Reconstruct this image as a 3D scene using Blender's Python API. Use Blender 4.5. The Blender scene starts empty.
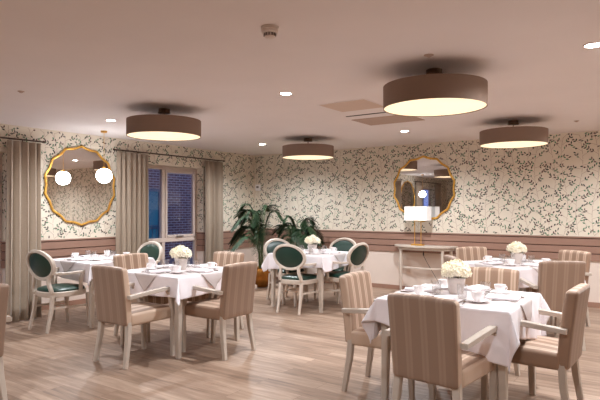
import bpy, bmesh, math, random
from mathutils import Vector, Matrix
PI = math.pi
scene = bpy.context.scene
COL = scene.collection

# ------------------------------------------------------------------ materials
def srgb(r, g, b):
    f = lambda c: (c/255/12.92) if c/255 <= 0.04045 else ((c/255+0.055)/1.055)**2.4
    return (f(r), f(g), f(b), 1.0)

def mat(name, col, rough=0.6, metal=0.0, noise=0.0, nscale=30.0, bump=0.0, bscale=200.0, spec=0.5, sheen=0.0):
    m = bpy.data.materials.new(name); m.use_nodes = True
    nt = m.node_tree; b = nt.nodes['Principled BSDF']
    b.inputs['Base Color'].default_value = col
    b.inputs['Roughness'].default_value = rough
    b.inputs['Metallic'].default_value = metal
    b.inputs['Specular IOR Level'].default_value = spec
    if sheen: b.inputs['Sheen Weight'].default_value = sheen
    tc = nt.nodes.new('ShaderNodeTexCoord')
    if noise:
        n = nt.nodes.new('ShaderNodeTexNoise'); n.inputs['Scale'].default_value = nscale
        n.inputs['Detail'].default_value = 4
        nt.links.new(tc.outputs['Object'], n.inputs['Vector'])
        r = nt.nodes.new('ShaderNodeValToRGB')
        r.color_ramp.elements[0].position = .3; r.color_ramp.elements[1].position = .7
        r.color_ramp.elements[0].color = tuple(c*(1-noise) for c in col[:3])+(1,)
        r.color_ramp.elements[1].color = tuple(min(1, c*(1+noise)) for c in col[:3])+(1,)
        nt.links.new(n.outputs['Fac'], r.inputs['Fac'])
        nt.links.new(r.outputs['Color'], b.inputs['Base Color'])
    if bump:
        n2 = nt.nodes.new('ShaderNodeTexNoise'); n2.inputs['Scale'].default_value = bscale
        nt.links.new(tc.outputs['Object'], n2.inputs['Vector'])
        bp = nt.nodes.new('ShaderNodeBump'); bp.inputs['Strength'].default_value = bump
        bp.inputs['Distance'].default_value = 0.004
        nt.links.new(n2.outputs['Fac'], bp.inputs['Height'])
        nt.links.new(bp.outputs['Normal'], b.inputs['Normal'])
    return m

def mat_emit(name, col, strength):
    m = bpy.data.materials.new(name); m.use_nodes = True
    nt = m.node_tree; b = nt.nodes['Principled BSDF']
    b.inputs['Base Color'].default_value = (.8, .8, .8, 1)
    b.inputs['Emission Color'].default_value = col
    b.inputs['Emission Strength'].default_value = strength
    return m

def mat_glass(name, tint=(1, 1, 1, 1), fres=1.45, boost=0.0):
    m = bpy.data.materials.new(name); m.use_nodes = True
    nt = m.node_tree; nt.nodes.remove(nt.nodes['Principled BSDF'])
    t = nt.nodes.new('ShaderNodeBsdfTransparent'); t.inputs['Color'].default_value = tint
    g = nt.nodes.new('ShaderNodeBsdfGlossy'); g.inputs['Roughness'].default_value = 0.03
    f = nt.nodes.new('ShaderNodeLayerWeight'); f.inputs['Blend'].default_value = .5
    pw = nt.nodes.new('ShaderNodeMath'); pw.operation = 'POWER'; pw.inputs[1].default_value = 4
    a = nt.nodes.new('ShaderNodeMath'); a.operation = 'MULTIPLY_ADD'; a.inputs[1].default_value = fres-1; a.inputs[2].default_value = .03+boost
    nt.links.new(f.outputs['Facing'], pw.inputs[0])
    mx = nt.nodes.new('ShaderNodeMixShader')
    nt.links.new(pw.outputs[0], a.inputs[0]); nt.links.new(a.outputs[0], mx.inputs['Fac'])
    nt.links.new(t.outputs[0], mx.inputs[1]); nt.links.new(g.outputs[0], mx.inputs[2])
    nt.links.new(mx.outputs[0], nt.nodes['Material Output'].inputs['Surface'])
    return m

def mat_stripes(name='striped_fabric', a=(156,126,104), b_=(202,176,154), c_=(180,152,130)):
    m = bpy.data.materials.new(name); m.use_nodes = True
    nt = m.node_tree; b = nt.nodes['Principled BSDF']
    b.inputs['Roughness'].default_value = .55; b.inputs['Sheen Weight'].default_value = .15
    tc = nt.nodes.new('ShaderNodeTexCoord'); sx = nt.nodes.new('ShaderNodeSeparateXYZ')
    nt.links.new(tc.outputs['Object'], sx.inputs[0])
    mu = nt.nodes.new('ShaderNodeMath'); mu.operation = 'MULTIPLY_ADD'; mu.inputs[1].default_value = 1/0.105; mu.inputs[2].default_value = 10.3
    fr = nt.nodes.new('ShaderNodeMath'); fr.operation = 'FRACT'
    nt.links.new(sx.outputs['X'], mu.inputs[0]); nt.links.new(mu.outputs[0], fr.inputs[0])
    r = nt.nodes.new('ShaderNodeValToRGB'); r.color_ramp.interpolation = 'LINEAR'
    el = r.color_ramp.elements
    A, B, C = srgb(*a), srgb(*b_), srgb(*c_)
    pts = [(0, A), (.30, A), (.33, B), (.44, B), (.47, C), (.56, C), (.59, B), (.70, B), (.73, A), (1, A)]
    el[0].position, el[0].color = pts[0]; el[1].position, el[1].color = pts[-1]
    for p, c in pts[1:-1]:
        e = el.new(p); e.color = c
    nt.links.new(fr.outputs[0], r.inputs['Fac'])
    nt.links.new(r.outputs['Color'], b.inputs['Base Color'])
    n2 = nt.nodes.new('ShaderNodeTexNoise'); n2.inputs['Scale'].default_value = 350
    nt.links.new(tc.outputs['Object'], n2.inputs['Vector'])
    bp = nt.nodes.new('ShaderNodeBump'); bp.inputs['Strength'].default_value = .15; bp.inputs['Distance'].default_value = .003
    nt.links.new(n2.outputs['Fac'], bp.inputs['Height']); nt.links.new(bp.outputs['Normal'], b.inputs['Normal'])
    return m

def mat_floor():
    m = bpy.data.materials.new('wood_plank_floor'); m.use_nodes = True
    nt = m.node_tree; b = nt.nodes['Principled BSDF']; L = nt.links.new
    b.inputs['Roughness'].default_value = .42; b.inputs['Specular IOR Level'].default_value = .35
    tc = nt.nodes.new('ShaderNodeTexCoord')
    br = nt.nodes.new('ShaderNodeTexBrick')
    br.inputs['Scale'].default_value = 1.0; br.inputs['Brick Width'].default_value = 1.22; br.inputs['Row Height'].default_value = .178
    br.inputs['Mortar Size'].default_value = .0022; br.inputs['Mortar Smooth'].default_value = .2; br.offset = .37; br.inputs['Bias'].default_value = 0.0
    br.inputs['Color1'].default_value = (0, 0, 0, 1); br.inputs['Color2'].default_value = (1, 1, 1, 1); br.inputs['Mortar'].default_value = (.5, .5, .5, 1)
    L(tc.outputs['Object'], br.inputs['Vector'])
    mp = nt.nodes.new('ShaderNodeMapping'); mp.inputs['Scale'].default_value = (1.3, 14, 1)
    L(tc.outputs['Object'], mp.inputs['Vector'])
    # shift the grain from plank to plank
    ad = nt.nodes.new('ShaderNodeVectorMath'); ad.operation = 'MULTIPLY_ADD'; ad.inputs[1].default_value = (9, 5, 3)
    L(br.outputs['Color'], ad.inputs[0]); L(mp.outputs[0], ad.inputs[2])
    n = nt.nodes.new('ShaderNodeTexNoise'); n.inputs['Scale'].default_value = 1.6; n.inputs['Detail'].default_value = 6; n.inputs['Roughness'].default_value = .6
    n.inputs['Distortion'].default_value = .6
    L(ad.outputs[0], n.inputs['Vector'])
    mix = nt.nodes.new('ShaderNodeMath'); mix.operation = 'MULTIPLY_ADD'; mix.inputs[1].default_value = .26
    L(br.outputs['Color'], mix.inputs[0]); L(n.outputs['Fac'], mix.inputs[2])
    r = nt.nodes.new('ShaderNodeValToRGB'); el = r.color_ramp.elements
    el[0].position = .34; el[0].color = srgb(114, 93, 79)
    el[1].position = .86; el[1].color = srgb(178, 153, 134)
    e = el.new(.56); e.color = srgb(145, 120, 102)
    L(mix.outputs[0], r.inputs['Fac'])
    dk = nt.nodes.new('ShaderNodeMixRGB'); dk.blend_type = 'MULTIPLY'; dk.inputs['Color2'].default_value = (.62, .57, .53, 1)
    L(br.outputs['Fac'], dk.inputs['Fac']); L(r.outputs['Color'], dk.inputs['Color1'])
    L(dk.outputs[0], b.inputs['Base Color'])
    return m

def mat_brick():
    m = bpy.data.materials.new('brickwork'); m.use_nodes = True
    nt = m.node_tree; b = nt.nodes['Principled BSDF']; L = nt.links.new
    b.inputs['Roughness'].default_value = .9
    tc = nt.nodes.new('ShaderNodeTexCoord')
    mp = nt.nodes.new('ShaderNodeMapping'); mp.inputs['Rotation'].default_value = (-PI/2, 0, -PI/2)
    sx = nt.nodes.new('ShaderNodeSeparateXYZ'); cx = nt.nodes.new('ShaderNodeCombineXYZ')
    L(tc.outputs['Object'], sx.inputs[0]); L(sx.outputs['Y'], cx.inputs['X']); L(sx.outputs['Z'], cx.inputs['Y'])
    br = nt.nodes.new('ShaderNodeTexBrick'); br.inputs['Scale'].default_value = 1
    br.inputs['Brick Width'].default_value = .225; br.inputs['Row Height'].default_value = .075; br.inputs['Mortar Size'].default_value = .009
    br.inputs['Color1'].default_value = srgb(150, 108, 92); br.inputs['Color2'].default_value = srgb(116, 84, 76); br.inputs['Mortar'].default_value = srgb(186, 176, 166)
    L(cx.outputs[0], br.inputs['Vector']); L(br.outputs['Color'], b.inputs['Base Color'])
    return m

M = {
 'stripe_shaded': mat_stripes('striped_fabric_shaded', (144,117,98), (157,131,112), (151,124,105)),  # same striped fabric, with the outer back's shade put into its colours
 'ceiling': mat('ceiling_paint', srgb(238, 230, 228), .85, noise=.015, nscale=2),
 'paper': mat('wallpaper_cream', srgb(228, 218, 201), .75, noise=.03, nscale=8),
 'leaf_dark': mat('wallpaper_leaf_dark', srgb(52, 62, 52), .8),
 'leaf_green': mat('wallpaper_leaf_green', srgb(84, 128, 94), .8),
 'leaf_brown': mat('wallpaper_leaf_brown', srgb(92, 66, 60), .8),
 'twig': mat('wallpaper_twig', srgb(172, 146, 130), .8),
 'lowwall': mat('cream_wall_paint', srgb(228, 212, 200), .7, noise=.02, nscale=4),
 'dado': mat('dado_paint', srgb(156, 122, 106), .45, noise=.03, nscale=6),
 'groove': mat('dado_groove', srgb(92, 62, 52), .7),
 'skirt': mat('skirting_paint', srgb(158, 122, 104), .5, noise=.03),
 'floor': mat_floor(),
 'stripe': mat_stripes(),
 'wood': mat('limed_wood', srgb(194, 181, 168), .5, noise=.025, nscale=25, bump=.1, bscale=90),
 'palewood': mat('pale_painted_wood', srgb(212, 199, 186), .45, noise=.04, nscale=25),
 'cap': mat('black_foot_cap', srgb(30, 27, 26), .6),
 'green': mat('green_leatherette', srgb(30, 58, 49), .36, noise=.12, nscale=60, bump=.06),
 'cloth': mat('white_linen', srgb(242, 236, 240), .8, noise=.015, nscale=20, bump=.05, bscale=400, sheen=.1),
 'slip': mat('grey_slip_linen', srgb(206, 196, 194), .7, noise=.02, nscale=30, bump=.05, bscale=400),
 'napkin': mat('napkin_cotton', srgb(246, 240, 244), .85, bump=.05, bscale=300),
 'china': mat('white_china', srgb(246, 242, 242), .18),
 'steel': mat('cutlery_steel', srgb(150, 138, 130), .22, metal=1),
 'pot': mat('pale_ceramic', srgb(228, 218, 212), .5, noise=.04, nscale=40),
 'petal': mat('cream_petals', srgb(255, 250, 232), .6),
 'foliage': mat('dark_foliage', srgb(70, 92, 44), .55, noise=.2, nscale=30),
 'palm': mat('palm_leaf', srgb(34, 60, 30), .62, noise=.35, nscale=9),
 'palmstem': mat('palm_stem', srgb(92, 104, 58), .5, noise=.15),
 'soil': mat('potting_soil', srgb(52, 38, 30), .95, noise=.3, nscale=80, bump=.5),
 'brass': mat('hammered_brass', srgb(168, 112, 54), .32, metal=1, noise=.12, nscale=40, bump=.6, bscale=60),
 'gold': mat('gold_leaf', srgb(232, 180, 92), .42, metal=1, noise=.12, nscale=30),
 'mirror': mat('mirror_glass', (.82, .80, .78, 1), .01, metal=1),
 'shade': mat('taupe_shade_fabric', srgb(138, 115, 100), .8, noise=.03, nscale=120, bump=.1, bscale=500),
 'bronze': mat('brushed_bronze', srgb(112, 88, 72), .38, metal=1),
 'whiteplastic': mat('white_plastic', srgb(226, 214, 206), .4),
 'greyplastic': mat('grey_plastic', srgb(128, 120, 116), .5),
 'dark': mat('dark_slot', srgb(38, 32, 30), .7),
 'hatch': mat('hatch_panel', srgb(216, 194, 178), .7),
 'grille': mat('grille_panel', srgb(186, 160, 144), .7),
 'curtain': mat('taupe_curtain', srgb(164, 147, 129), .75, noise=.05, nscale=60, bump=.1, bscale=300, sheen=.2),
 'rail': mat('curtain_rail', srgb(84, 66, 56), .45, metal=.4),
 'frame': mat('window_frame_paint', srgb(206, 190, 180), .45),
 'winglass': mat_glass('window_glass', (.95, .97, 1, 1), 1.35, .02),
 'glass': mat_glass('drinking_glass', (.97, .97, .97, 1), 1.9, .08),
 'brick': mat_brick(),
 'nightpane': mat_emit('dusk_window_pane', srgb(30, 130, 175), .11),
 'dframe': mat('grey_window_frame', srgb(92, 96, 106), .5),
 'pave': mat('paving', srgb(120, 116, 112), .9, noise=.1),
 'lampshade': mat_emit('lit_white_shade', (1, .95, .92, 1), .22),
 'diffuser': mat_emit('drum_diffuser', (1, .76, .45, 1), .48),
 'downlight': mat_emit('downlight_lens', (1, .95, .90, 1), 30),
 'globe': mat_emit('opal_globe', (.96, .97, 1, 1), 15),
 'blackcord': mat('black_cord', srgb(40, 34, 32), .6),
}

M['nightpane'].node_tree.nodes['Principled BSDF'].inputs['Base Color'].default_value = (.03, .05, .07, 1)

# ------------------------------------------------------------------ mesh helpers
class MB:
    def __init__(s): s.v = []; s.f = []; s.mi = []
    def add(s, verts, faces, mi=0):
        o = len(s.v); s.v += [tuple(p) for p in verts]
        for f in faces: s.f.append([o+i for i in f]); s.mi.append(mi)
    def box(s, x0, x1, y0, y1, z0, z1, mi=0):
        s.add([(x0,y0,z0),(x1,y0,z0),(x1,y1,z0),(x0,y1,z0),(x0,y0,z1),(x1,y0,z1),(x1,y1,z1),(x0,y1,z1)],
              [(3,2,1,0),(4,5,6,7),(0,1,5,4),(1,2,6,5),(2,3,7,6),(3,0,4,7)], mi)
    def rbox(s, cx, cy, cz, sx, sy, sz, bev, seg=3, cuts=(0,0,0), fn=None, mi=0):
        bm = bmesh.new(); bmesh.ops.create_cube(bm, size=1)
        for v in bm.verts: v.co = Vector((v.co.x*sx, v.co.y*sy, v.co.z*sz))
        for ax, n in enumerate(cuts):
            for k in range(n):
                c = Vector((0,0,0)); c[ax] = ((k+1)/(n+1)-.5)*(sx,sy,sz)[ax]
                no = Vector((0,0,0)); no[ax] = 1
                bmesh.ops.bisect_plane(bm, geom=bm.verts[:]+bm.edges[:]+bm.faces[:], plane_co=c, plane_no=no)
        bm.normal_update()
        if bev:
            ed = [e for e in bm.edges if len(e.link_faces) == 2 and e.calc_face_angle() > .5]
            bmesh.ops.bevel(bm, geom=ed, offset=bev, segments=seg, profile=.5, affect='EDGES')
        bm.verts.index_update()
        vs = []
        for v in bm.verts:
            p = Vector((v.co.x, v.co.y, v.co.z))
            if fn: p = Vector(fn(p))
            vs.append((p.x+cx, p.y+cy, p.z+cz))
        s.add(vs, [[v.index for v in f.verts] for f in bm.faces], mi); bm.free()
    def lathe(s, prof, n=24, c=(0,0,0), mi=0, axis='z', sx=1, sy=1):
        vs = []; fs = []; m = len(prof)
        for i in range(n):
            a = 2*PI*i/n
            for r, z in prof:
                p = (r*math.cos(a)*sx, r*math.sin(a)*sy, z)
                if axis == 'x': p = (p[2], p[0], p[1])
                if axis == 'y': p = (p[0], p[2], p[1])
                vs.append((p[0]+c[0], p[1]+c[1], p[2]+c[2]))
        for i in range(n):
            j = (i+1) % n
            for k in range(m-1):
                a, b, d, e = i*m+k, j*m+k, j*m+k+1, i*m+k+1
                if prof[k][0] < 1e-6: fs.append((a, d, e))
                elif prof[k+1][0] < 1e-6: fs.append((a, b, d))
                else: fs.append((a, b, d, e))
        s.add(vs, fs, mi)
    def sweep(s, path, sizes, sec='rect', up=(0,0,1), n=10, closed=False, mi=0):
        """sizes: list of (w,h) or single; rect = chamfered rectangle, round = n-gon"""
        P = [Vector(p) for p in path]; N = len(P); up = Vector(up)
        if not isinstance(sizes, list): sizes = [sizes]*N
        vs = []; fs = []
        if sec == 'rect':
            c = .22; base = [(-.5+c*.5,-.5),(.5-c*.5,-.5),(.5,-.5+c*.5),(.5,.5-c*.5),(.5-c*.5,.5),(-.5+c*.5,.5),(-.5,.5-c*.5),(-.5,-.5+c*.5)]
        else:
            base = [(.5*math.cos(2*PI*i/n), .5*math.sin(2*PI*i/n)) for i in range(n)]
        m = len(base)
        for i in range(N):
            if closed: t = P[(i+1) % N]-P[i-1]
            else: t = P[min(i+1, N-1)]-P[max(i-1, 0)]
            t.normalize()
            side = t.cross(up)
            if side.length < 1e-4: side = t.cross(Vector((0,1,0)))
            side.normalize(); u2 = side.cross(t).normalized()
            w, h = sizes[i]
            for a, b in base: vs.append(P[i]+side*(a*w)+u2*(b*h))
        for i in range(N if closed else N-1):
            j = (i+1) % N
            for k in range(m):
                l = (k+1) % m; fs.append((i*m+k, j*m+k, j*m+l, i*m+l))
        if not closed:
            fs.append(tuple(range(m))); fs.append(tuple((N-1)*m+k for k in reversed(range(m))))
        s.add(vs, fs, mi)
    def build(s, name, mats, parent=None, smooth=True, loc=None, angle=40):
        me = bpy.data.meshes.new(name); me.from_pydata(s.v, [], s.f); me.validate()
        if not isinstance(mats, (list, tuple)): mats = [mats]
        for m in mats: me.materials.append(m)
        if len(me.polygons) == len(s.mi):
            me.polygons.foreach_set('material_index', s.mi)
        bm = bmesh.new(); bm.from_mesh(me)
        if len(mats) == 1: bmesh.ops.recalc_face_normals(bm, faces=bm.faces[:])
        for f in bm.faces: f.smooth = smooth
        if smooth:
            for e in bm.edges:
                if len(e.link_faces) == 2 and e.calc_face_angle(0) > math.radians(angle): e.smooth = False
        bm.to_mesh(me); bm.free(); me.update()
        o = bpy.data.objects.new(name, me); COL.objects.link(o)
        if parent: o.parent = parent
        if loc: o.location = loc
        return o

def tag(o, label, cat, group=None):
    o['label'] = label; o['category'] = cat
    if group: o['group'] = group
    return o
def struct(o):
    o['kind'] = 'structure'; return o
def empty(name, loc=(0,0,0), rz=0, label=None, cat=None, group=None):
    o = bpy.data.objects.new(name, None); COL.objects.link(o); o.empty_display_size = .1
    o.location = loc; o.rotation_euler = (0,0,rz)
    if label: tag(o, label, cat, group)
    return o
def copy_tree(o, parent=None):
    c = o.copy(); COL.objects.link(c)
    if parent: c.parent = parent
    for ch in list(o.children): copy_tree(ch, c)
    return c
class Kind:
    """one built prototype: the first placement uses it, later ones copy it"""
    def __init__(s, make): s.make = make; s.src = None
    def put(s, loc, rz, label, cat, group=None):
        if s.src is None: o = s.src = s.make()
        else: o = copy_tree(s.src)
        o.location = loc; o.rotation_euler = (0,0,rz)
        if 'group' in o.keys(): del o['group']
        return tag(o, label, cat, group)

# ------------------------------------------------------------------ room shell
H = 2.5; RX = 9.6; FY = -11.4
OPEN = [(-3.10,-1.49),(-6.65,-5.04),(-10.2,-8.59)]; OZ0, OZ1 = .25, 2.14
DL0, DL1 = .615, .965      # dado on the left wall
DB0, DB1 = .655, 1.0       # dado on the back wall

fb = MB(); fb.box(-.3, RX+.2, FY-.2, .2, -.1, 0); struct(fb.build('floor', M['floor'], smooth=False))
cb = MB(); cb.box(-.3, RX+.2, FY-.2, .2, H, H+.1); struct(cb.build('ceiling', M['ceiling'], smooth=False))

def leaves(mb, place, s0, s1, z0, z1, holes=(), seed=1, mi0=1):
    """foliage print of the wallpaper: twigs and leaves lying on the paper"""
    R = random.Random(seed)
    ok = lambda s, z: s0+.01 < s < s1-.01 and z0+.005 < z < z1-.005 and not any(a-.01 < s < b+.01 and c-.01 < z < d+.01 for a,b,c,d in holes)
    def seg(p, q, w):
        if not (ok(*p) and ok(*q)): return
        dx, dz = q[0]-p[0], q[1]-p[1]; l = math.hypot(dx, dz) or 1; nx, nz = -dz/l*w/2, dx/l*w/2
        mb.add([place(p[0]+nx,p[1]+nz,.0008), place(p[0]-nx,p[1]-nz,.0008), place(q[0]-nx,q[1]-nz,.0008), place(q[0]+nx,q[1]+nz,.0008)], [(0,1,2,3)], mi0+3)
    cells = {}
    def leaf(s, z, a, L, W):
        if not ok(s, z) or not ok(s+L*math.cos(a), z+L*math.sin(a)): return
        mx, mz = s+.5*L*math.cos(a), z+.5*L*math.sin(a); D = .027; ci, cj = int(mx/D), int(mz/D)
        for i in (-1,0,1):
            for j in (-1,0,1):
                for ux, uz in cells.get((ci+i, cj+j), ()):
                    if (ux-mx)**2+(uz-mz)**2 < D*D: return
        cells.setdefault((ci, cj), []).append((mx, mz))
        pr = [(0,0),(.3,.42),(.62,.5),(.86,.26),(1,0),(.86,-.26),(.62,-.5),(.3,-.42)]
        ca, sa = math.cos(a), math.sin(a)
        r = R.random(); k = 0 if r < .42 else (1 if r < .80 else 2)
        mb.add([place(s+u*L*ca-v*W*sa, z+u*L*sa+v*W*ca, .0012) for u, v in pr], [tuple(range(8))], mi0+k)
    s = s0 - .1
    while s < s1+.25:
        z = z0 - .25 + R.random()*.1; side = 1; ph = R.random()*6; x = s
        while z < z1+.05:
            nx = s + .045*math.sin(z*4.2+ph); seg((x, z), (nx, z+.05), .0045)
            side = -side
            a = PI/2 - side*math.radians(R.uniform(36, 84)); n = R.choice((3, 4, 5, 6)); L = .036
            px, pz = nx, z+.045; bend = side*R.uniform(-.04, .10)
            for k in range(n):
                qx, qz = px+math.cos(a)*L, pz+math.sin(a)*L; seg((px,pz),(qx,qz), .004)
                if k >= 1:
                    for sd in ((1,-1) if R.random() < .62 else (R.choice((1,-1)),)):
                        leaf(qx, qz, a+sd*R.uniform(.45, .95), R.uniform(.034,.048), R.uniform(.015,.021))
                px, pz = qx, qz; a += bend
            leaf(px, pz, a, R.uniform(.038,.054), R.uniform(.015,.022))
            x = nx; z += .052+R.random()*.02
        s += .165 + R.random()*.06

PAPER = [M['paper'], M['leaf_dark'], M['leaf_green'], M['leaf_brown'], M['twig'], M['lowwall']]
# left wall with its window openings
wl = MB()
edges = [FY] + [e for o in sorted(OPEN) for e in o] + [0.0]
for i in range(0, len(edges), 2):
    wl.box(-.2, 0, edges[i], edges[i+1], 0, DL0+.02, 5); wl.box(-.2, 0, edges[i], edges[i+1], DL0+.02, H, 0)
for a, b in OPEN:
    wl.box(-.2, 0, a, b, 0, OZ0, 5); wl.box(-.2, 0, a, b, OZ1, H, 0)
leaves(wl, lambda s, z, e: (e, s, z), FY, 0, DL1, H, [(a,b,0,OZ1) for a,b in OPEN], 3)
for k, (a, b) in enumerate(OPEN):
    leaves(wl, lambda s, z, e: (s, b-e, z), -.195, -.0, DL1, OZ1, [], 30+k)
    leaves(wl, lambda s, z, e: (s, a+e, z), -.195, -.0, DL1, OZ1, [], 40+k)
struct(wl.build('wall_left', PAPER, smooth=False))
wb = MB(); wb.box(-.2, RX+.2, 0, .2, 0, DB0+.02, 5); wb.box(-.2, RX+.2, 0, .2, DB0+.02, H, 0)
leaves(wb, lambda s, z, e: (s, -e, z), 0, RX, DB1, H, [], 5)
struct(wb.build('wall_back', PAPER, smooth=False))
wr = MB(); wr.box(RX, RX+.2, FY, 0, 0, DB0+.02, 5); wr.box(RX, RX+.2, FY, 0, DB0+.02, H, 0)
leaves(wr, lambda s, z, e: (RX-e, s, z), FY, 0, DB1, H, [], 7)
struct(wr.build('wall_right', PAPER, smooth=False))
wf = MB(); wf.box(-.2, RX+.2, FY-.2, FY, 0, DB0+.02, 5); wf.box(-.2, RX+.2, FY-.2, FY, DB0+.02, H, 0)
leaves(wf, lambda s, z, e: (s, FY+e, z), 0, RX, DB1, H, [], 9)
struct(wf.build('wall_front', PAPER, smooth=False))

def dado_prof(z0, z1):
    """(depth, z, mat) profile: three boards with dark grooves between and a cap bead"""
    h = (z1-.02-z0)/3; out = []
    for k in range(3):
        a = z0+k*h; out.append((a, a+h-.013, .020, 0)); out.append((a+h-.013, a+h, .006, 1))
    out.append((z1-.02, z1, .030, 0))
    return out
def dado(name, z0, z1, runs):
    mb = MB()
    for kind, p, a, b in runs:
        for za, zb, d, mi in dado_prof(z0, z1):
            if kind == 'x+': mb.box(p, p+d, a, b, za, zb, mi)
            if kind == 'x-': mb.box(p-d, p, a, b, za, zb, mi)
            if kind == 'y-': mb.box(a, b, p-d, p, za, zb, mi)
            if kind == 'y+': mb.box(a, b, p, p+d, za, zb, mi)
    struct(mb.build(name, [M['dado'], M['groove']], smooth=False))
runs = []
for i in range(0, len(edges), 2): runs.append(('x+', 0, edges[i], edges[i+1]))
for a, b in OPEN: runs += [('y-', b, -.195, 0), ('y+', a, -.195, 0)]
dado('trim_1', DL0, DL1, runs)
dado('trim_2', DB0, DB1, [('y-', 0, .031, RX)])
dado('trim_3', DB0, DB1, [('x-', RX, FY, -.031)])
dado('trim_4', DB0, DB1, [('y+', FY, .031, RX-.031)])
def skirt(name, x0, x1, y0, y1):
    mb = MB(); mb.box(x0, x1, y0, y1, 0, .072); struct(mb.build(name, M['skirt'], smooth=False))
skirt('baseboard_left', 0, .016, FY, 0); skirt('baseboard_back', .016, RX, -.016, 0)
skirt('baseboard_right', RX-.016, RX, FY, -.016); skirt('baseboard_front', .016, RX-.016, FY, FY+.016)

# windows
def window(n, a, b):
    w = empty('window_%d' % n, (-.2, (a+b)/2, OZ0)); struct(w)
    W = (b-a); HH = OZ1-OZ0; hw = W/2; tz = .60
    f = MB()
    for y0, y1, z0, z1 in [(-hw,-hw+.055,0,HH),(hw-.055,hw,0,HH),(-hw+.055,hw-.055,0,.06),(-hw+.055,hw-.055,HH-.06,HH),(-.035,.035,.06,HH-.06)]:
        f.rbox(0, (y0+y1)/2, (z0+z1)/2, .07, y1-y0, z1-z0, .006, 1)
    f.build('window_frame', M['frame'], w)
    t = MB(); t.rbox(.004, 0, tz, .075, W-.11, .075, .006, 1); t.build('transom', M['frame'], w)
    s = MB()
    y0, y1, z0, z1 = .035, hw-.055, tz+.037, HH-.06
    for c in [(y0,y0+.05,z0,z1),(y1-.05,y1,z0,z1),(y0+.05,y1-.05,z0,z0+.05),(y0+.05,y1-.05,z1-.05,z1)]:
        s.rbox(.018, (c[0]+c[1])/2, (c[2]+c[3])/2, .06, c[1]-c[0], c[3]-c[2], .006, 1)
    s.build('casement_sash', M['frame'], w)
    for (ya, yb, za, zb) in [(-hw+.055,-.035,.06,tz-.037),(.035,hw-.055,.06,tz-.037),(-hw+.055,-.035,tz+.037,HH-.06),(.085,hw-.105,tz+.087,HH-.11)]:
        p = MB(); p.box(-.006, .0, ya, yb, za, zb); p.build('pane', M['winglass'], w, smooth=False)
    h = MB(); h.rbox(.055, .30, tz+.06, .02, .03, .03, .004, 1); h.rbox(.07, .36, tz+.06, .016, .16, .022, .005, 1)
    h.build('window_handle', M['greyplastic'], w)
for n, (a, b) in enumerate(OPEN): window(n+1, a, b)

# curtains and rails
def curtain(y0, y1, label, seed, x=.085, sweep=0.0):
    R = random.Random(seed); n = 150; zs = 14; mb = MB(); vs = []; fs = []
    L = y1-y0; np_ = max(3, round(L/.105)); ph = [R.uniform(-1.3,1.3) for _ in range(np_+2)]
    for j in range(zs+1):
        z = .012 + (2.285-.012)*j/zs; g = 1-j/zs
        for i in range(n+1):
            u = i/n; k = u*np_; w = ph[int(k)]*(1-k%1)+ph[int(k)+1]*(k%1)
            y = y0+L*u + .010*math.sin(2*PI*k*2+w)*(.6+.4*g)
            xx = x + (.030+.014*g)*math.sin(2*PI*k+w) + .012*w*g
            vs.append((xx + sweep*g**1.6, y - .55*sweep*g**1.6, z))
    for j in range(zs):
        for i in range(n):
            a = j*(n+1)+i; fs.append((a, a+1, a+n+2, a+n+1))
    mb.add(vs, fs); o = mb.build('curtain', M['curtain'], angle=80)
    so = o.modifiers.new('thick', 'SOLIDIFY'); so.thickness = .004; so.offset = 0
    return tag(o, label, 'curtain', 'taupe floor length curtains')
curtain(-3.42, -2.84, 'gathered taupe curtain between the brick-view window and the gold mirror above the table', 1)
curtain(-1.56, -1.08, 'narrow taupe curtain hanging beside the window near the palm corner', 2)
curtain(-5.10, -4.67, 'gathered taupe curtain behind the green armchair at the left edge', 3, .10, .42)
curtain(-7.05, -6.50, 'taupe curtain on the far side of the left edge window', 4)
curtain(-8.75, -8.25, 'taupe curtain near side of window seen only in mirror', 5)
curtain(-10.5, -10.0, 'taupe curtain far side of window seen only in mirror', 6)
def rail(y0, y1, label):
    e = empty('curtain_rail', (.085, (y0+y1)/2, 2.31), 0, label, 'curtain rail', 'dark curtain rails')
    h = (y1-y0)/2; m = MB(); m.sweep([(0,-h,0),(0,h,0)], (.022,.022), 'round', n=10); m.build('pole', M['rail'], e)
    for s in (-1, 1):
        q = MB(); q.lathe([(0,-.02),(.016,-.014),(.019,0),(.014,.014),(0,.02)], 12, (0,s*(h+.012),0), axis='y'); q.build('finial', M['rail'], e)
        q = MB(); q.rbox(-.045, s*(h-.06), .004, .082, .016, .016, .003, 1); q.build('bracket', M['rail'], e)
rail(-3.47, -1.04, 'dark curtain rail over the brick-view window')
rail(-7.1, -4.62, 'dark curtain rail over the window at the left edge')
rail(-10.55, -8.2, 'dark curtain rail seen only in the mirror')

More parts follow.
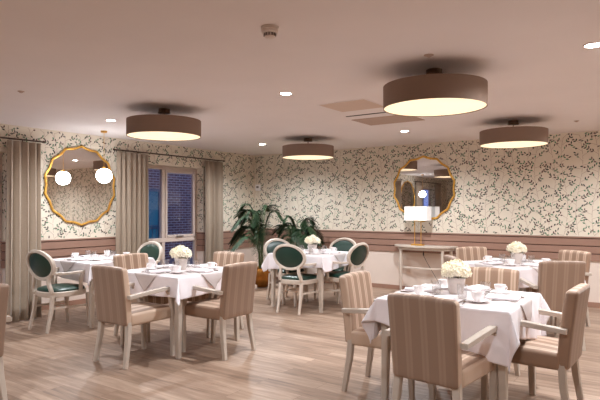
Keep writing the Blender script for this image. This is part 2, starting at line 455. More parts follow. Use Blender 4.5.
# neighbouring building outside
nb = empty('brick_building', (-5.2, 0, -1), 0, 'brick building with cyan-lit window outside at dusk', 'building')
q = MB(); q.box(-.4, 0, -22, 9, 0, 9); q.build('facade', M['brick'], nb, smooth=False)
for (yc, zc) in [(1.30,2.12),(-3.2,2.12),(-6.4,2.12),(5.0,2.12),(1.3,5.2),(-3.2,5.2)]:
    f = MB()
    for a in [(-.62,-.55,-.85,.85),(.55,.62,-.85,.85),(-.55,.55,-.85,-.78),(-.55,.55,.78,.85),(-.03,.03,-.78,.78),(-.55,-.03,-.3,-.25),(.03,.55,-.3,-.25)]:
        f.box(0, .05, yc+a[0], yc+a[1], zc+a[2], zc+a[3])
    f.build('window', M['dframe'], nb, smooth=False)
    p = MB(); p.box(0, .02, yc-.55, yc+.55, zc-.78, zc+.78); p.build('pane', M['nightpane'], nb, smooth=False)
    bal = MB()
    for k in range(9): bal.box(.06, .075, yc-.6+k*.15-.008, yc-.6+k*.15+.008, zc-.85, zc-.2)
    bal.box(.055, .08, yc-.62, yc+.62, zc-.22, zc-.19); bal.build('balcony_rail', M['dframe'], nb, smooth=False)
gr = MB(); gr.box(-14, -.3, -24, 12, -1.1, -.12); struct(gr.build('ground_outside', M['pave'], smooth=False))

# ------------------------------------------------------------------ ceiling fittings
def make_drum():
    e = empty('drum_ceiling_light')
    R = .402
    s = MB(); s.lathe([(R-.004,-.305),(R,-.305),(R,-.128),(R-.004,-.128),(.02,-.128),(.02,-.132),(R-.006,-.134),(R-.006,-.305),(R-.004,-.305)], 72)
    s.build('drum_shade', M['shade'], e, angle=30)
    d = MB(); d.lathe([(0,-.296),(R-.008,-.296),(R-.008,-.300),(0,-.300)], 72); d.build('diffuser', M['diffuser'], e)
    p = MB(); p.lathe([(0,0),(.062,0),(.062,-.030),(.060,-.033),(.068,-.036),(.068,-.046),(.062,-.050),(.012,-.052),(0,-.052)], 32); p.build('ceiling_rose', M['bronze'], e, angle=30)
    st = MB(); st.lathe([(0,-.05),(.007,-.05),(.007,-.13),(0,-.13)], 12); st.build('stem', M['bronze'], e)
    return e
DR = Kind(make_drum)
GD = 'taupe drum ceiling lights'
for x, y, lb in [(5.60,-4.53,'largest-looking taupe drum ceiling light above the nearest table at front right'),
                 (2.53,-4.62,'taupe drum ceiling light above the left middle table with striped chairs'),
                 (2.45,-1.66,'smallest-looking taupe drum ceiling light above the green-chair table near the palms'),
                 (5.50,-1.58,'taupe drum ceiling light in front of the wallpaper at the right edge'),
                 (8.60,-4.6,'taupe drum ceiling light beyond the right edge of view'),
                 (8.60,-7.6,'taupe drum ceiling light behind the camera on the right')]:
    DR.put((x, y, H), 0, lb, 'ceiling light', GD)

def make_down():
    e = empty('recessed_downlight')
    r = MB(); r.lathe([(.052,0),(.064,0),(.064,-.004),(.060,-.007),(.052,-.007),(.050,-.003),(.052,0)], 32); r.build('trim_ring', M['whiteplastic'], e)
    l = MB(); l.lathe([(0,-.002),(.051,-.002),(.051,-.005),(0,-.0055)], 32); l.build('lens', M['downlight'], e)
    return e
DW = Kind(make_down)
downs = [(4.12,-4.51,'recessed downlight in the middle of the ceiling between the two nearer drum lights'),
         (4.02,-1.54,'recessed downlight just behind the largest drum light, nearest the back wall mirror'),
         (1.40,-1.49,'recessed downlight near the ceiling corner above the palms'),
         (1.41,-4.50,'recessed downlight nearest the left wall mirror'),
         (6.72,-4.55,'recessed downlight cut by the right edge of the view'),
         (6.74,-1.5,'recessed downlight beyond the right edge near the back wall'),
         (1.41,-7.5,'unseen downlight added behind the view near the left wall'),  # this out-of-view row is added to light the foreground
         (4.06,-7.5,'unseen downlight added behind the view in the middle'),
         (6.74,-7.5,'unseen downlight added over the camera'),
         (8.9,-3.0,'recessed downlight near the right wall')]
for x, y, lb in downs: DW.put((x, y, H), 0, lb, 'downlight', 'recessed downlights')

def make_pendant():
    e = empty('globe_pendant_light')
    c = MB(); c.lathe([(0,0),(.045,0),(.045,-.018),(.04,-.024),(.006,-.03),(0,-.03)], 24); c.build('canopy', M['gold'], e)
    c = MB(); c.lathe([(0,-.03),(.003,-.03),(.003,-.515),(0,-.515)], 8); c.build('flex', M['gold'], e)
    c = MB(); c.lathe([(0,-.505),(.022,-.507),(.026,-.53),(.03,-.535),(0,-.537)], 20); c.build('lamp_holder', M['gold'], e)
    g = MB(); n = 14; pr = [(0,-.533)]+[(.106*math.sin(PI*(k+1)/(n+2))**.85, -.635+.102*math.cos(PI*(k+1)/(n+2))) for k in range(n+1)]+[(0,-.737)]
    g.lathe(pr, 28); g.build('globe', M['globe'], e)
    return e
GP = Kind(make_pendant)
GP.put((.52,-3.97,H), 0, 'lit white globe pendant hanging in front of the left wall mirror', 'pendant light')
GP.put((.52,-7.75,H), 0, 'lit white globe pendant seen only reflected in the back wall mirror', 'pendant light')
GP.put((9.08,-3.97,H), 0, 'unseen white globe pendant added by the right wall to brighten the ceiling', 'pendant light')  # out-of-frame lamp, added to lift the ceiling brightness

sd = empty('smoke_detector', (5.15,-6.07,H), 0, 'white smoke detector on the ceiling near the top of view', 'smoke detector')
q = MB(); q.lathe([(0,0),(.056,0),(.056,-.010),(.050,-.014),(0,-.014)], 32); q.build('base_plate', M['whiteplastic'], sd)
q = MB(); q.lathe([(0,-.014),(.052,-.016),(.052,-.034),(.046,-.040),(0,-.040)], 32); q.build('body', M['whiteplastic'], sd)
q = MB()
for k in range(12):
    a = 2*PI*k/12; q.rbox(.035*math.cos(a), .035*math.sin(a), -.048, .008, .008, .018, .002, 1)
q.build('cage', M['greyplastic'], sd)
q = MB(); q.lathe([(0,-.056),(.034,-.056),(.034,-.060),(.026,-.066),(0,-.068)], 28); q.build('cap', M['whiteplastic'], sd)

def plate(name, x0, x1, y0, y1, m, label, cat, fm=None):
    e = empty(name, ((x0+x1)/2, (y0+y1)/2, H), 0, label, cat)
    q = MB(); w, d = (x1-x0)/2, (y1-y0)/2; q.rbox(0, 0, -.003, 2*w-.03, 2*d-.03, .006, .002, 1); q.build('panel', m, e)
    f = MB()
    for a in [(-w,w,-d,-d+.015),(-w,w,d-.015,d),(-w,-w+.015,-d+.015,d-.015),(w-.015,w,-d+.015,d-.015)]:
        f.box(a[0], a[1], a[2], a[3], -.005, 0)
    f.build('frame', fm or m, e, smooth=False)
plate('ceiling_hatch', 4.05, 4.62, -3.86, -3.34, M['hatch'], 'pale square ceiling hatch left of the largest drum light', 'hatch', M['ceiling'])
plate('ceiling_grille', 3.87, 4.62, -2.80, -2.28, M['grille'], 'brownish ceiling grille panel behind the largest drum light', 'grille')
q = MB(); q.rbox(0,0,-.003,.62,.024,.006,.002,1); tag(q.build('slot_diffuser', M['dark'], loc=(4.25,-3.05,H)), 'thin dark slot diffuser in the ceiling between hatch and grille', 'air vent')
for x, y, r, lb in [(2.13,-6.0,.03,'small dark ceiling sensor at the far left of the ceiling'),
                 (5.72,-4.95,.035,'small flat ceiling sprinkler cap beside the largest drum rose'),
                 (6.15,-1.12,.03,'small flat ceiling sprinkler cap above the right edge drum light')]:
    q = MB(); q.lathe([(0,0),(r,0),(r,-.004),(r*.7,-.007),(r*.35,-.016),(0,-.016)], 20)
    tag(q.build('ceiling_sprinkler', M['grille'], loc=(x,y,H)), lb, 'sprinkler')

# ------------------------------------------------------------------ mirrors
def scallop(th, n=16):
    u = (th*n/(2*PI)+.5) % 1.0 - .5
    return abs(u)*2          # 1 at a cusp, 0 at the middle of a side
def mirror(name, loc, rz, R, label):
    e = empty(name, loc, rz, label, 'mirror')     # local: the wall is y=0, the glass looks along -y
    N = 192; n = 14
    rad = lambda th: R*(.95+.05*scallop(th, n)**1.5)
    g = MB(); vs = [(0,-.012,0)]+[((rad(2*PI*i/N)-.02)*math.cos(2*PI*i/N), -.012, (rad(2*PI*i/N)-.02)*math.sin(2*PI*i/N)) for i in range(N)]
    vs += [(0,-.004,0)]+[(v[0],-.004,v[2]) for v in vs[1:]]
    fs = [(0, 1+i, 1+(i+1)%N) for i in range(N)]+[(N+1, N+2+(i+1)%N, N+2+i) for i in range(N)]+[(1+i, N+2+i, N+2+(i+1)%N, 1+(i+1)%N) for i in range(N)]
    g.add(vs, fs); g.build('mirror_glass', M['mirror'], e, smooth=False)
    f = MB(); path = [((rad(2*PI*i/N))*math.cos(2*PI*i/N), -.016, rad(2*PI*i/N)*math.sin(2*PI*i/N)) for i in range(N)]
    f.sweep(path, (.034,.03), 'round', up=(0,1,0), n=8, closed=True); f.build('gold_frame', M['gold'], e)
mirror('scalloped_mirror', (0,-3.99,1.735), PI/2, .575, 'round scalloped gold mirror on the left wall behind the globe pendant')
mirror('scalloped_mirror', (3.68,0,1.735), 0, .545, 'round scalloped gold mirror on the back wall above the console table')
mirror('scalloped_mirror', (0,-7.75,1.735), PI/2, .575, 'round scalloped gold mirror seen only in the other mirror')

# thermostat
th = empty('wall_thermostat', (.09,0,1.835), 0, 'small cream thermostat box on the wallpaper near the corner', 'thermostat')
q = MB(); q.rbox(0,-.014,0,.13,.028,.13,.008,2); q.build('casing', M['china'], th)
q = MB(); q.rbox(0,-.030,.01,.06,.006,.04,.002,1); q.build('dial_window', M['greyplastic'], th)

# ------------------------------------------------------------------ chairs
def rod(name, path, sizes, m, parent, sec='rect', up=(0,0,1)):
    q = MB(); q.sweep(path, sizes, sec, up); return q.build(name, m, parent, angle=35)
def bez(p0, p1, p2, p3, n=8):
    out = []
    for i in range(n+1):
        t = i/n; a, b, c, d = (1-t)**3, 3*t*(1-t)**2, 3*t*t*(1-t), t**3
        out.append(tuple(a*p0[k]+b*p1[k]+c*p2[k]+d*p3[k] for k in range(3)))
    return out

def make_tan():
    e = empty('upholstered_armchair')
    q = MB()
    def crown(p):
        k = 1 if p.z > 0 else 0
        return (p.x, p.y, p.z + k*.018*max(0, 1-(p.x/.25)**2)*max(0, 1-(p.y/.25)**2))
    q.rbox(0, .015, .415, .45, .49, .115, .028, 4, (6,6,0), crown); q.build('seat', M['stripe'], e)
    q = MB()
    def lean(p):
        t = (p.z+.26)/.52; w = 1+.05*(t-.5)
        return (p.x*w, p.y - .062*t**1.25 + .16*p.x*p.x*(.3+.7*t) + (.006 if p.y > 0 else -.0)*math.sin(PI*t), p.z + .012*(1-(p.x/.25)**2)*t)
    q.rbox(0, -.245, .620, .44, .078, .51, .026, 4, (8,0,8), lean); o = q.build('backrest', [M['stripe'], M['stripe_shaded']], e)
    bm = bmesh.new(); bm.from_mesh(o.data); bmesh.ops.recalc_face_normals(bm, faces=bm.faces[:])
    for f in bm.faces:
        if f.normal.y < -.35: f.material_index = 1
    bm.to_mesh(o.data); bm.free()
    for s in (-1, 1):
        l = rod('leg', [(s*.19,-.235,.40),(s*.198,-.245,.25),(s*.214,-.285,.0)], [(.046,.05),(.044,.046),(.036,.036)], M['wood'], e, up=(1,0,0))
        l = rod('leg', [(s*0.208,.258,.0),(s*0.214,.252,.25),(s*0.229,.238,.45),(s*0.244,.20,.585),(s*0.250,.165,.632)], [(.036,.036),(.04,.042),(.042,.046),(.042,.046),(.042,.04)], M['wood'], e, up=(1,0,0))
        c = MB(); c.rbox(s*0.208,.258,.008,.034,.034,.016,.003,1); c.build('foot_cap', M['cap'], l)
        rod('armrest', [(s*0.250,-.275,.622),(s*0.250,-.05,.640),(s*0.250,.13,.652),(s*0.249,.205,.648)], [(.044,.034),(.046,.036),(.046,.036),(.044,.03)], M['wood'], e)
    return e
TAN = Kind(make_tan)

def make_oval():
    e = empty('oval_back_armchair')
    # seat ring and pad (rounded trapezoid)
    def ring(rx, ryf, ryb, z, n=48):
        o = []
        for i in range(n):
            a = 2*PI*i/n; c, s = math.cos(a), math.sin(a)
            sx = math.copysign(abs(c)**.62, c); sy = math.copysign(abs(s)**.62, s)
            y = sy*(ryf if s > 0 else ryb); wid = rx*(1-.13*(1-(y+ryb)/(ryf+ryb)))
            o.append((sx*wid, y, z))
        return o
    def stack(rows):
        q = MB(); n = len(rows[0]); vs = [p for r in rows for p in r]; fs = []
        for k in range(len(rows)-1):
            for i in range(n):
                j = (i+1) % n; fs.append((k*n+i, k*n+j, (k+1)*n+j, (k+1)*n+i))
        fs.append(tuple(reversed(range(n)))); fs.append(tuple((len(rows)-1)*n+i for i in range(n)))
        q.add(vs, fs); return q
    stack([ring(.232,.24,.23,.385), ring(.245,.25,.235,.392), ring(.248,.252,.237,.44), ring(.24,.245,.23,.448)]).build('seat_frame', M['palewood'], e)
    stack([ring(.236,.24,.225,.445), ring(.240,.243,.227,.462), ring(.228,.232,.215,.478), ring(.19,.19,.175,.490), ring(.10,.10,.09,.496)]).build('seat_pad', M['green'], e)
    tl = math.radians(13); cz, cy = .752, -.262
    P = lambda u, v, w: (u, cy - v*math.sin(tl) + w*math.cos(tl), cz + v*math.cos(tl) + w*math.sin(tl))
    rx, rz = .238, .165; N = 64
    q = MB(); q.sweep([P(rx*math.cos(2*PI*i/N), rz*math.sin(2*PI*i/N), .06*(rx*math.cos(2*PI*i/N))**2*6) for i in range(N)], (.036,.042), 'rect', up=(0,1,-.2), closed=True)
    q.build('back_frame', M['palewood'], e, angle=35)
    q = MB(); vs = []; fs = []; K = 7
    for sgn in (1, -1):
        o = len(vs); vs.append(P(0,0,sgn*.024))
        for k in range(1, K+1):
            f = k/K
            for i in range(N):
                a = 2*PI*i/N; u = (rx-.014)*f*math.cos(a)
                vs.append(P(u, (rz-.014)*f*math.sin(a), sgn*.024*(1-f**3)+.36*u*u))
        for i in range(N): fs.append((o, o+1+i, o+1+(i+1)%N))
        for k in range(1, K):
            for i in range(N):
                j = (i+1)%N; a = o+1+(k-1)*N; fs.append((a+i, a+N+i, a+N+j, a+j))
    q.add(vs, fs); q.build('back_pad', M['green'], e)
    for s in (-1, 1):
        rod('back_post', bez((s*.165,-.215,.44),(s*.185,-.235,.50),(s*.115,-.245,.54),(s*.150,-.232,.632)), [(.034,.04)]*9, M['palewood'], e, up=(0,1,0))
        rod('leg', [(s*.165,-.205,.40),(s*.168,-.225,.22),(s*.172,-.275,0)], [(.04,.042),(.036,.036),(.028,.028)], M['palewood'], e, up=(1,0,0))
        rod('leg', [(s*.212,.222,.40),(s*.212,.228,.2),(s*.212,.236,0)], [(.044,.044),(.038,.038),(.026,.026)], M['palewood'], e, up=(1,0,0))
        rod('stretcher', [(s*.17,-.222,.265),(s*.212,.226,.255)], (.02,.024), M['palewood'], e)
        rod('armrest', bez((s*.205,-.235,.665),(s*.265,-.16,.655),(s*.275,-.02,.655),(s*.262,.165,.668), 10), [(.036,.028)]*11, M['palewood'], e)
        rod('arm_support', bez((s*.235,.10,.435),(s*.262,.11,.50),(s*.262,.06,.58),(s*.264,.125,.655)), [(.034,.036)]*9, M['palewood'], e, up=(0,1,0))
    rod('stretcher', [(-.19,0,.26),(.19,0,.26)], (.02,.024), M['palewood'], e)
    return e
OVAL = Kind(make_oval)

# ------------------------------------------------------------------ tables and cloths
TOP = .757; HA = .45
def make_table():
    e = empty('dining_table')
    q = MB(); q.rbox(0,0,TOP-.0145,2*HA,2*HA,.029,.006,2); q.build('tabletop', M['wood'], e)
    q = MB()
    for s in (-1, 1):
        q.box(-HA+.07, HA-.07, s*(HA-.062)-.011, s*(HA-.062)+.011, TOP-.1, TOP-.03)
        q.box(s*(HA-.062)-.011, s*(HA-.062)+.011, -HA+.07, HA-.07, TOP-.1, TOP-.03)
    q.build('apron', M['wood'], e, smooth=False)
    for sx in (-1, 1):
        for sy in (-1, 1):
            rod('leg', [(sx*.40,sy*.40,TOP-.03),(sx*.40,sy*.40,TOP-.12),(sx*.41,sy*.41,0)], [(.062,.062),(.06,.06),(.042,.042)], M['wood'], e, up=(1,0,0))
    return e
TABLE = Kind(make_table)

def drape(name, m, half, rot, off, lift, seed, n=110, k=.06, kc=.26, extra=.0):
    R = random.Random(seed); a = HA+.003+extra; z0 = TOP+lift
    p1, p2 = R.random()*6, R.random()*6
    q = MB(); vs = []; fs = []; c, s = math.cos(rot), math.sin(rot)
    for j in range(n+1):
        for i in range(n+1):
            u, v = (2*i/n-1)*half, (2*j/n-1)*half
            x, y = u*c-v*s+off[0], u*s+v*c+off[1]
            qx, qy = max(-a, min(a, x)), max(-a, min(a, y)); d = math.hypot(x-qx, y-qy)
            if d < 1e-9:
                vs.append((x, y, z0 + .0012*math.sin(x*23+p1)*math.sin(y*19+p2))); continue
            nx, ny = (x-qx)/d, (y-qy)/d; s2 = (2*nx*ny)**2; s4 = (2*abs(2*nx*ny)*abs(nx*nx-ny*ny))**2
            fl = k + kc*s2*s2 - .05*s4
            t = qx*1.0+qy*1.3 if s2 < .02 else 0
            fl += .10*math.sin(t*15+p1)*math.sin(t*7+p2)*min(1, d/.12)*(1-s2)
            r = .010; ex = 1-math.exp(-d/r)
            h = r*ex*.6 + max(fl, -.0)*d; dr = (d - r*.6*ex)*math.sqrt(max(.2, 1-fl*fl))
            vs.append((qx+nx*h, qy+ny*h, z0-dr))
    for j in range(n):
        for i in range(n):
            b = j*(n+1)+i; fs.append((b, b+1, b+n+2, b+n+1))
    q.add(vs, fs); o = q.build(name, m, angle=75)
    so = o.modifiers.new('thick', 'SOLIDIFY'); so.thickness = .002; so.offset = 0
    return o

# tableware ---------------------------------------------------------------
def make_flowers(seed=4):
    e = empty('flower_pot'); R = random.Random(seed)
    q = MB(); q.lathe([(0,0),(.048,0),(.053,.006),(.066,.105),(.069,.112),(.069,.120),(.062,.120),(.060,.108),(0,.104)], 32); q.build('pot', M['pot'], e, angle=35)
    g = MB()
    for k in range(26):
        a = R.random()*2*PI; r0 = .03; L = R.uniform(.05,.085); zz = .112+R.random()*.02; up = R.uniform(-.1,.5)
        d = Vector((math.cos(a), math.sin(a), 0)); sd = Vector((-math.sin(a), math.cos(a), 0)); w = .016
        p = [d*r0+Vector((0,0,zz)), d*(r0+L*.5)+sd*w+Vector((0,0,zz+up*L*.5)), d*(r0+L)+Vector((0,0,zz+up*L*.6-.006)), d*(r0+L*.5)-sd*w+Vector((0,0,zz+up*L*.5))]
        g.add(p, [(0,1,2,3)])
    g.build('foliage', M['foliage'], e, smooth=False)
    heads = [(0,0,.186,.062)]+[(.060*math.cos(a), .060*math.sin(a), .166+.01*math.sin(3*a), .050) for a in [k*2*PI/6+.2 for k in range(6)]]
    for hx, hy, hz, hr in heads:
        b = MB(); 
        n = 46
        for k in range(n):
            zc = 1-1.55*(k+.5)/n; rr = math.sqrt(max(0, 1-zc*zc)); a = k*2.39996+R.random()*.3
            d = Vector((rr*math.cos(a), rr*math.sin(a), zc)).normalized(); c = Vector((hx,hy,hz))+d*hr*R.uniform(.84,1.12)
            t = d.orthogonal().normalized(); t.rotate(Matrix.Rotation(R.random()*6, 3, d)); w = d.cross(t)
            pl = hr*.38
            for i in range(4):
                a2 = i*PI/2; u = t*math.cos(a2)+w*math.sin(a2); v = -t*math.sin(a2)+w*math.cos(a2)
                b.add([c-d*.004, c+u*pl*.6+v*pl*.42+d*.002, c+u*pl*1.05+d*.005, c+u*pl*.6-v*pl*.42+d*.002], [(0,1,2,3)])
        core = [(hr*.86*math.sin(PI*i/8), -hr*.86*math.cos(PI*i/8)) for i in range(9)]; core[0] = (0, core[0][1]); core[-1] = (0, core[-1][1])
        b.lathe(core, 12, (hx,hy,hz))
        b.build('bloom', M['petal'], e)
    return e
FLOWERS = Kind(make_flowers)
def make_glass():
    q = MB(); q.lathe([(0,0),(.027,0),(.030,.004),(.036,.10),(.0345,.10),(.0285,.010),(0,.008)], 24); return q.build('water_glass', M['glass'])
def make_saucer():
    q = MB(); q.lathe([(0,0),(.040,0),(.042,.003),(.074,.013),(.076,.0155),(.073,.0155),(.040,.006),(0,.005)], 32); return q.build('saucer', M['china'])
def make_cup():
    e = empty('tea_cup')
    q = MB(); q.lathe([(0,0),(.022,0),(.024,.004),(.034,.02),(.041,.05),(.042,.064),(.0395,.064),(.038,.05),(.031,.022),(0,.009)], 28); q.build('bowl', M['china'], e)
    q = MB(); q.sweep([(.038+.021*math.sin(PI*t/8), 0, .052-.034*(1-math.cos(PI*t/8))/2-.0) for t in range(9)], (.008,.006), 'round', up=(0,1,0), n=8); q.build('handle', M['china'], e)
    return e
def make_napkin():
    q = MB()
    def fn(p):
        return (p.x*(1+.1*p.y/.11), p.y, p.z + (.004*math.sin(p.x*40)+.006*(1-(p.x/.07)**2) if p.z > 0 else 0))
    q.rbox(0,0,.009,.13,.22,.017,.006,2,(6,6,0),fn); return q.build('folded_napkin', M['napkin'])
def make_knife():
    e = empty('table_knife')
    q = MB(); q.rbox(0,-.06,.0035,.013,.09,.006,.0025,2); q.build('handle', M['steel'], e)
    q = MB(); q.rbox(0,.05,.0025,.018,.13,.0022,.0008,1,(0,4,0),lambda p:(p.x*(1-.55*max(0,p.y/.065)**3), p.y, p.z)); q.build('blade', M['steel'], e); return e
def make_fork():
    e = empty('table_fork')
    q = MB(); q.rbox(0,-.03,.0035,.010,.14,.004,.0015,1,(0,5,0),lambda p:(p.x*(1.2-.6*(p.y+.07)/.14), p.y, p.z+.006*math.sin((p.y+.07)/.14*PI)**2)); q.build('handle', M['steel'], e)
    q = MB(); q.rbox(0,.052,.004,.024,.03,.0025,.001,1)
    for k in range(4): q.rbox(-.0096+.0064*k,.085,.005,.0034,.045,.002,.0006,1)
    q.build('tines', M['steel'], e); return e
def make_spoon():
    e = empty('teaspoon')
    q = MB(); q.rbox(0,-.03,.004,.006,.085,.0025,.001,1); q.build('handle', M['steel'], e)
    q = MB(); q.lathe([(0,0),(.008,.0012),(.0125,.005),(.0115,.005),(.007,.0022),(0,.001)], 20, (0,.032,.0015), sx=.85, sy=1.5); q.build('bowl', M['steel'], e); return e
GLASS, SAUCER, CUP, NAPKIN, KNIFE, FORK, SPOON = map(Kind, (make_glass, make_saucer, make_cup, make_napkin, make_knife, make_fork, make_spoon))

def set_table(cx, cy, rz, tname, sides, seed):
    """four place settings; sides[k] names the seat at -y, +x, +y, -x in turn"""
    R = random.Random(seed); Z = TOP+.0090
    for k in range(4):
        A = rz + k*PI/2; sname = sides[k]
        def at(x, y, z=0):
            return (cx+x*math.cos(A)-y*math.sin(A), cy+x*math.sin(A)+y*math.cos(A), Z+z)
        w = lambda s=.012: R.uniform(-s, s)
        where = '%s of the %s' % (sname, tname)
        NAPKIN.put(at(-.02+w(), -.315+w()), A+w(.25)+PI/2*(.0 if R.random() < .8 else 1), 'folded white napkin on the '+where, 'napkin', 'folded napkins on the '+tname)
        FORK.put(at(-.135+w(.006), -.31+w()), A+w(.12), 'steel fork on the '+where, 'fork', 'forks on the '+tname)
        KNIFE.put(at(.105+w(.006), -.31+w()), A+w(.12), 'steel knife on the '+where, 'knife', 'knives on the '+tname)
        sx, sy = .205+w(.008), -.235+w(.01)
        SAUCER.put(at(sx, sy), A, 'white saucer on the '+where, 'saucer', 'saucers on the '+tname)
        CUP.put(at(sx, sy, .0062), A+R.uniform(-1, .5), 'white tea cup on the '+where, 'cup', 'tea cups on the '+tname)
        SPOON.put(at(sx-.062, sy-.10), A+w(.3), 'small teaspoon on the '+where, 'spoon', 'teaspoons on the '+tname)
        GLASS.put(at(.075+w(), -.155+w(.01)), 0, 'clear water glass on the '+where, 'glass', 'water glasses on the '+tname)

CHG_T, CHG_O = 'striped tan armchairs at the tables', 'green oval-back armchairs at the tables'
def dining(cx, cy, rz, tlabel, tname, sides, chairs, clothp, seed, flower=(0,0), kc=.26):
    TABLE.put((cx,cy,0), rz, tlabel, 'table', 'square dining tables')
    half, crot, off = clothp
    o = drape('tablecloth', M['cloth'], half, crot, off, .003, seed, kc=kc); o.location = (cx,cy,0); o.rotation_euler = (0,0,rz)
    tag(o, 'white cloth draped over the '+tname, 'tablecloth', 'white tablecloths')
    o = drape('slip_cloth', M['slip'], .445, PI/4+crot*.3, (0,0), .0062, seed+50, n=80, k=.10, kc=.3, extra=.004); o.location = (cx,cy,0); o.rotation_euler = (0,0,rz)
    tag(o, 'pale grey slip cloth laid diagonally over the '+tname, 'slip cloth', 'grey slip cloths')
    if flower: FLOWERS.put((cx+flower[0],cy+flower[1],TOP+.0090), seed*.7, 'white flowers in a pale pot on the '+tname, 'flowers', 'white flower pots on the tables')
    set_table(cx, cy, rz, tname, sides, seed)
    for kind, x, y, ang, lb in chairs:
        (TAN if kind == 't' else OVAL).put((x,y,0), ang, lb, 'chair', CHG_T if kind == 't' else CHG_O)

D2 = math.radians
SIDES = ['near side', 'right side', 'far side', 'left side']
# ang 0 faces +y (away from us to the upper right), PI/2 faces -x
dining(2.95,-4.76,0, 'square table under white cloth, left middle of the room between striped chairs', 'left middle table', SIDES, [
    ('t', 3.03,-5.39, 0.0, 'striped tan armchair with its back to us, left front of the left middle table'),
    ('t', 3.48,-4.77, PI/2+.02, 'striped tan armchair at right of the left middle table, back turned to the palms side'),
    ('t', 2.81,-4.17, PI, 'striped tan armchair beyond the left middle table, below the narrow window curtain'),
    ('t', 2.38,-4.72, -PI/2, 'striped tan armchair between the left middle table and the mirror-side table')], (.65,.03,(.0,-.01)), 2, kc=.5)
dining(1.14,-4.45,0, 'square table under white cloth beneath the left wall mirror', 'mirror-side table', SIDES, [
    ('o', 1.21,-5.05, .04, 'green oval-back armchair at far left before the taupe curtain'),
    ('o', 1.00,-3.80, PI, 'green oval-back armchair below the window, between mirror-side table and brick view')], (.645,-.06,(.02,-.02)), 3, flower=None, kc=.4)
dining(2.84,-2.12,0, 'square table under white cloth with four green chairs near the palms', 'green-chair table', SIDES, [
    ('o', 2.93,-2.59, .05, 'green oval-back armchair with its back to us at the green-chair table'),
    ('o', 3.31,-2.04, PI/2-.05, 'green oval-back armchair right of the green-chair table, seen from the side'),
    ('o', 2.80,-1.43, PI-.03, 'green oval-back armchair behind the green-chair table, against the brown dado'),
    ('o', 2.30,-2.02, -PI/2-.35, 'green oval-back armchair left of the green-chair table, in front of the palms')], (.645,.08,(.0,.0)), 5, kc=.42)
dining(5.88,-4.74,0, 'square table under white cloth nearest to us at front right', 'nearest table', SIDES, [
    ('t', 5.98,-5.35, -.10, 'large striped tan armchair nearest to us, its back towards us'),
    ('t', 6.35,-4.66, PI/2-.04, 'striped tan armchair at the right edge, facing left to the nearest table'),
    ('t', 5.87,-4.18, PI, 'striped tan armchair facing us from behind the nearest table'),
    ('t', 5.36,-4.84, -PI/2+.05, 'striped tan armchair left of the nearest table, facing right')], (.68,-.19,(.02,-.02)), 7, flower=(-.05,.05), kc=.46)
T5a = D2(-38)
dining(5.66,-2.09,T5a, 'square table under white cloth at right, in front of the back wall', 'back right table', ['front left side', 'front right side', 'back right side', 'back left side'], [
    ('t', 6.09,-2.60, D2(35), 'brown striped armchair with its back to us, at the back right table'),
    ('t', 5.98,-1.54, D2(144), 'striped tan armchair behind the back right table, right of its flowers by the dado'),
    ('t', 5.14,-1.57, D2(-130), 'striped tan armchair behind the back right table, left of its flowers by the console'),
    ('t', 5.43,-2.76, D2(-55), 'striped tan armchair mostly hidden at left front of the back right table')], (.645,.05,(0,0)), 11)
TAN.put((3.10,-7.0,0), PI/2+.1, 'striped tan armchair cut off by the left edge of view', 'chair', CHG_T)

# ------------------------------------------------------------------ console table, lamp, cord
ct = empty('console_table', (3.74,-.02,0), 0, 'slim pale demilune console table against the dado below the back mirror', 'console table')
def demi(w, d, z0, z1, n=40):
    pts = [(-w,-.01)]+[(-w*math.cos(PI*i/n), -.01-(d-.01)*math.sin(PI*i/n)**.75) for i in range(1,n)]+[(w,-.01)]
    q = MB(); N = len(pts); q.add([(x,y,z0) for x,y in pts]+[(x,y,z1) for x,y in pts],
        [tuple(reversed(range(N))), tuple(N+i for i in range(N))]+[(i,(i+1)%N,N+(i+1)%N,N+i) for i in range(N)]); return q
demi(.54,.36,.765,.79).build('tabletop', M['palewood'], ct, angle=30)
demi(.48,.32,.715,.765).build('frieze', M['palewood'], ct, angle=30)
for x, y in [(-.36,-.23),(.36,-.23),(-.44,-.06),(.44,-.06)]:
    rod('leg', [(x,y,.72),(x,y,.4),(x,y,0)], [(.04,.04),(.036,.036),(.03,.03)], M['palewood'], ct, up=(1,0,0))
q = MB(); q.sweep([(-.46,-.06,.42)]+[(-.44*math.cos(PI*i/16), -.06-.20*math.sin(PI*i/16), .42) for i in range(1,16)]+[(.46,-.06,.42)], (.03,.026), 'rect'); q.build('stretcher', M['palewood'], ct, angle=35)
tl = empty('table_lamp', (3.66,-.20,.79), 0, 'brass table lamp with lit white rectangular shade on the console', 'lamp')
q = MB(); q.rbox(0,0,.012,.20,.11,.024,.004,2); q.build('base', M['gold'], tl)
for s in (-1, 1): rod('rod', [(s*.055,0,.02),(s*.055,0,.43)], (.014,.014), M['gold'], tl, 'round')
q = MB(); q.box(-.062,.062,-.006,.006,.40,.412); q.build('crossbar', M['gold'], tl, smooth=False)
q = MB(); w, d, z0, z1 = .195, .10, .415, .645
q.add([(-w,-d,z0),(w,-d,z0),(w,d,z0),(-w,d,z0),(-w,-d,z1),(w,-d,z1),(w,d,z1),(-w,d,z1)], [(0,1,5,4),(1,2,6,5),(2,3,7,6),(3,0,4,7)])
o = q.build('lamp_shade', M['lampshade'], tl, smooth=False); so = o.modifiers.new('thick','SOLIDIFY'); so.thickness = .004
pc = empty('power_cord', (3.62,-.30,.0), 0, 'black power cord with inline switch hanging below the console lamp', 'cord')
q = MB(); q.sweep([(.12,.20,.78),(.13,.12,.70),(.14,.10,.62),(.20,.12,.50),(.28,.14,.36),(.36,.18,.2),(.42,.2,.05),(.46,.2,.008)], (.007,.007), 'round', n=8); q.build('flex', M['blackcord'], pc)
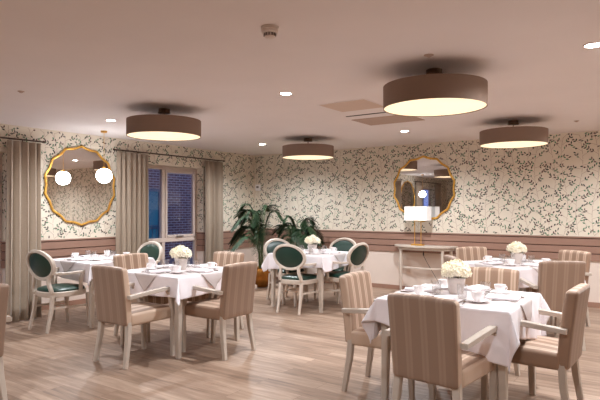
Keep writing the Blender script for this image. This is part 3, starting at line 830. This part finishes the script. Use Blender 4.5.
q = MB(); q.lathe([(0,-.035),(.010,-.03),(.012,0),(.010,.03),(0,.035)], 12, (.138,.10,.655)); q.build('switch', M['blackcord'], pc)

# ------------------------------------------------------------------ palms
def palm(loc, label, fronds, seed, hgt):
    R = random.Random(seed)
    e = empty('potted_palm', loc, 0, label, 'plant', 'potted palms')
    q = MB(); q.lathe([(0,0),(.10,0),(.125,.02),(.165,.12),(.175,.20),(.165,.28),(.150,.335),(.158,.35),(.146,.35),(.140,.33),(0,.32)], 36); q.build('brass_pot', M['brass'], e)
    q = MB(); q.lathe([(0,.326),(.139,.322)], 24); q.build('soil', M['soil'], e)
    for az, L, rise, droop in fronds:
        az = D2(az); d = Vector((math.cos(az), math.sin(az), 0)); N = 14
        base = Vector((R.uniform(-.04,.04), R.uniform(-.04,.04), .32)); pts = []
        for i in range(N+1):
            t = i/N; pts.append(base + d*(L*(.10*t+.72*t**1.7)) + Vector((0,0,rise*math.sin(min(1.0, t*1.12)*PI*.5)**.9 - droop*max(0, t-.45)**1.7*2.2)))
        q = MB(); q.sweep(pts, [(.014*(1-.8*i/N), .014*(1-.8*i/N)) for i in range(N+1)], 'round', up=(.3,.2,1), n=6)
        st = q.build('frond', M['palmstem'], e)
        f = MB(); nl = 40
        for k in range(nl):
            t = .36+.64*k/(nl-1); x = t*N; i = min(N-1, int(x)); p = pts[i].lerp(pts[i+1], x-i)
            tan = (pts[i+1]-pts[i]).normalized(); sd = tan.cross(Vector((0,0,1)))
            if sd.length < .05: sd = Vector((-d.y, d.x, 0))
            sd.normalize(); ll = (.19*math.sin(PI*(.18+.72*(t-.36)/.64))+.04)*R.uniform(.85,1.1)
            for s in (-1, 1):
                dr = (sd*s*.9+tan*.6+Vector((0,0,.12))).normalized(); w = .0085; M_ = 5; vs = []
                wd = dr.cross(Vector((0,0,1))).normalized()
                for m in range(M_+1):
                    u = m/M_; c = p+dr*ll*u+Vector((0,0,-.38*ll*u*u)); ww = w*math.sin(PI*(.12+.86*u))
                    vs += [c-wd*ww, c+wd*ww+Vector((0,0,.004))]
                f.add(vs, [(2*m,2*m+1,2*m+3,2*m+2) for m in range(M_)])
        f.build('leaflets', M['palm'], st)
    return e
# azimuths in room axes: 215 points left in the view, 35 right, 305 towards us
palm((1.08,-1.12,0), 'taller potted palm in a brass pot in the corner left of the green chairs',
     [(205,.72,.92,.55),(235,.62,1.08,.45),(190,.55,1.18,.30),(270,.42,1.20,.5),(300,.62,.98,.8),(330,.50,.92,.75),(30,.45,1.15,.3),(90,.35,1.22,.2),(250,.80,.72,.5),(215,.45,1.26,.25),(150,.5,1.0,.4),(220,.62,.78,.6),(280,.35,1.1,.4),(195,.7,.9,.6),(310,.5,.8,.7),(240,.5,1.2,.5)], 5, 1.4)
palm((1.50,-.62,0), 'shorter potted palm against the dado behind the green-chair table',
     [(8,.62,.78,.45),(-6,.66,.90,.5),(325,.55,.86,.55),(350,.60,.70,.6),(215,.50,.72,.5),(270,.45,.85,.5),(184,.5,.88,.3),(20,.35,1.0,.25),(230,.35,1.02,.2),(300,.6,.66,.45),(340,.4,1.0,.35),(0,.5,.86,.5),(335,.6,.76,.5),(205,.45,.95,.45),(285,.4,.92,.5)], 8, 1.2)

# ------------------------------------------------------------------ lights
def spot(x, y, power, ang=158, blend=.7):
    l = bpy.data.lights.new('downlight_beam', 'SPOT'); l.energy = power; l.color = (.90,.95,1); l.spot_size = D2(ang); l.spot_blend = blend; l.shadow_soft_size = .05
    o = bpy.data.objects.new('downlight_beam', l); COL.objects.link(o); o.location = (x,y,H-.012)
for x, y, lb in downs: spot(x, y, 118 if y > -7 else 70)

w = bpy.data.worlds.new('dusk'); scene.world = w; w.use_nodes = True
bg = w.node_tree.nodes['Background']; bg.inputs['Color'].default_value = (.30,.38,.85,1); bg.inputs['Strength'].default_value = .5

# ------------------------------------------------------------------ camera
cam = bpy.data.cameras.new('camera'); co = bpy.data.objects.new('camera', cam); COL.objects.link(co)
co.location = (7.18,-8.66,1.394); co.rotation_euler = (PI/2, 0, D2(34.9))
cam.sensor_width = 36; cam.lens = 32.4; cam.shift_y = .015; cam.clip_start = .05
scene.camera = co
vs_ = scene.view_settings; vs_.view_transform = 'Standard'; vs_.look = 'None'; vs_.gamma = 1; vs_.use_curve_mapping = False
vs_.exposure = 1.14
scene.cycles.use_denoising = True
scene.cycles.max_bounces = 14; scene.cycles.diffuse_bounces = 10; scene.cycles.transparent_max_bounces = 24
scene.cycles.sample_clamp_indirect = 6
scene.cycles.caustics_reflective = False; scene.cycles.caustics_refractive = False
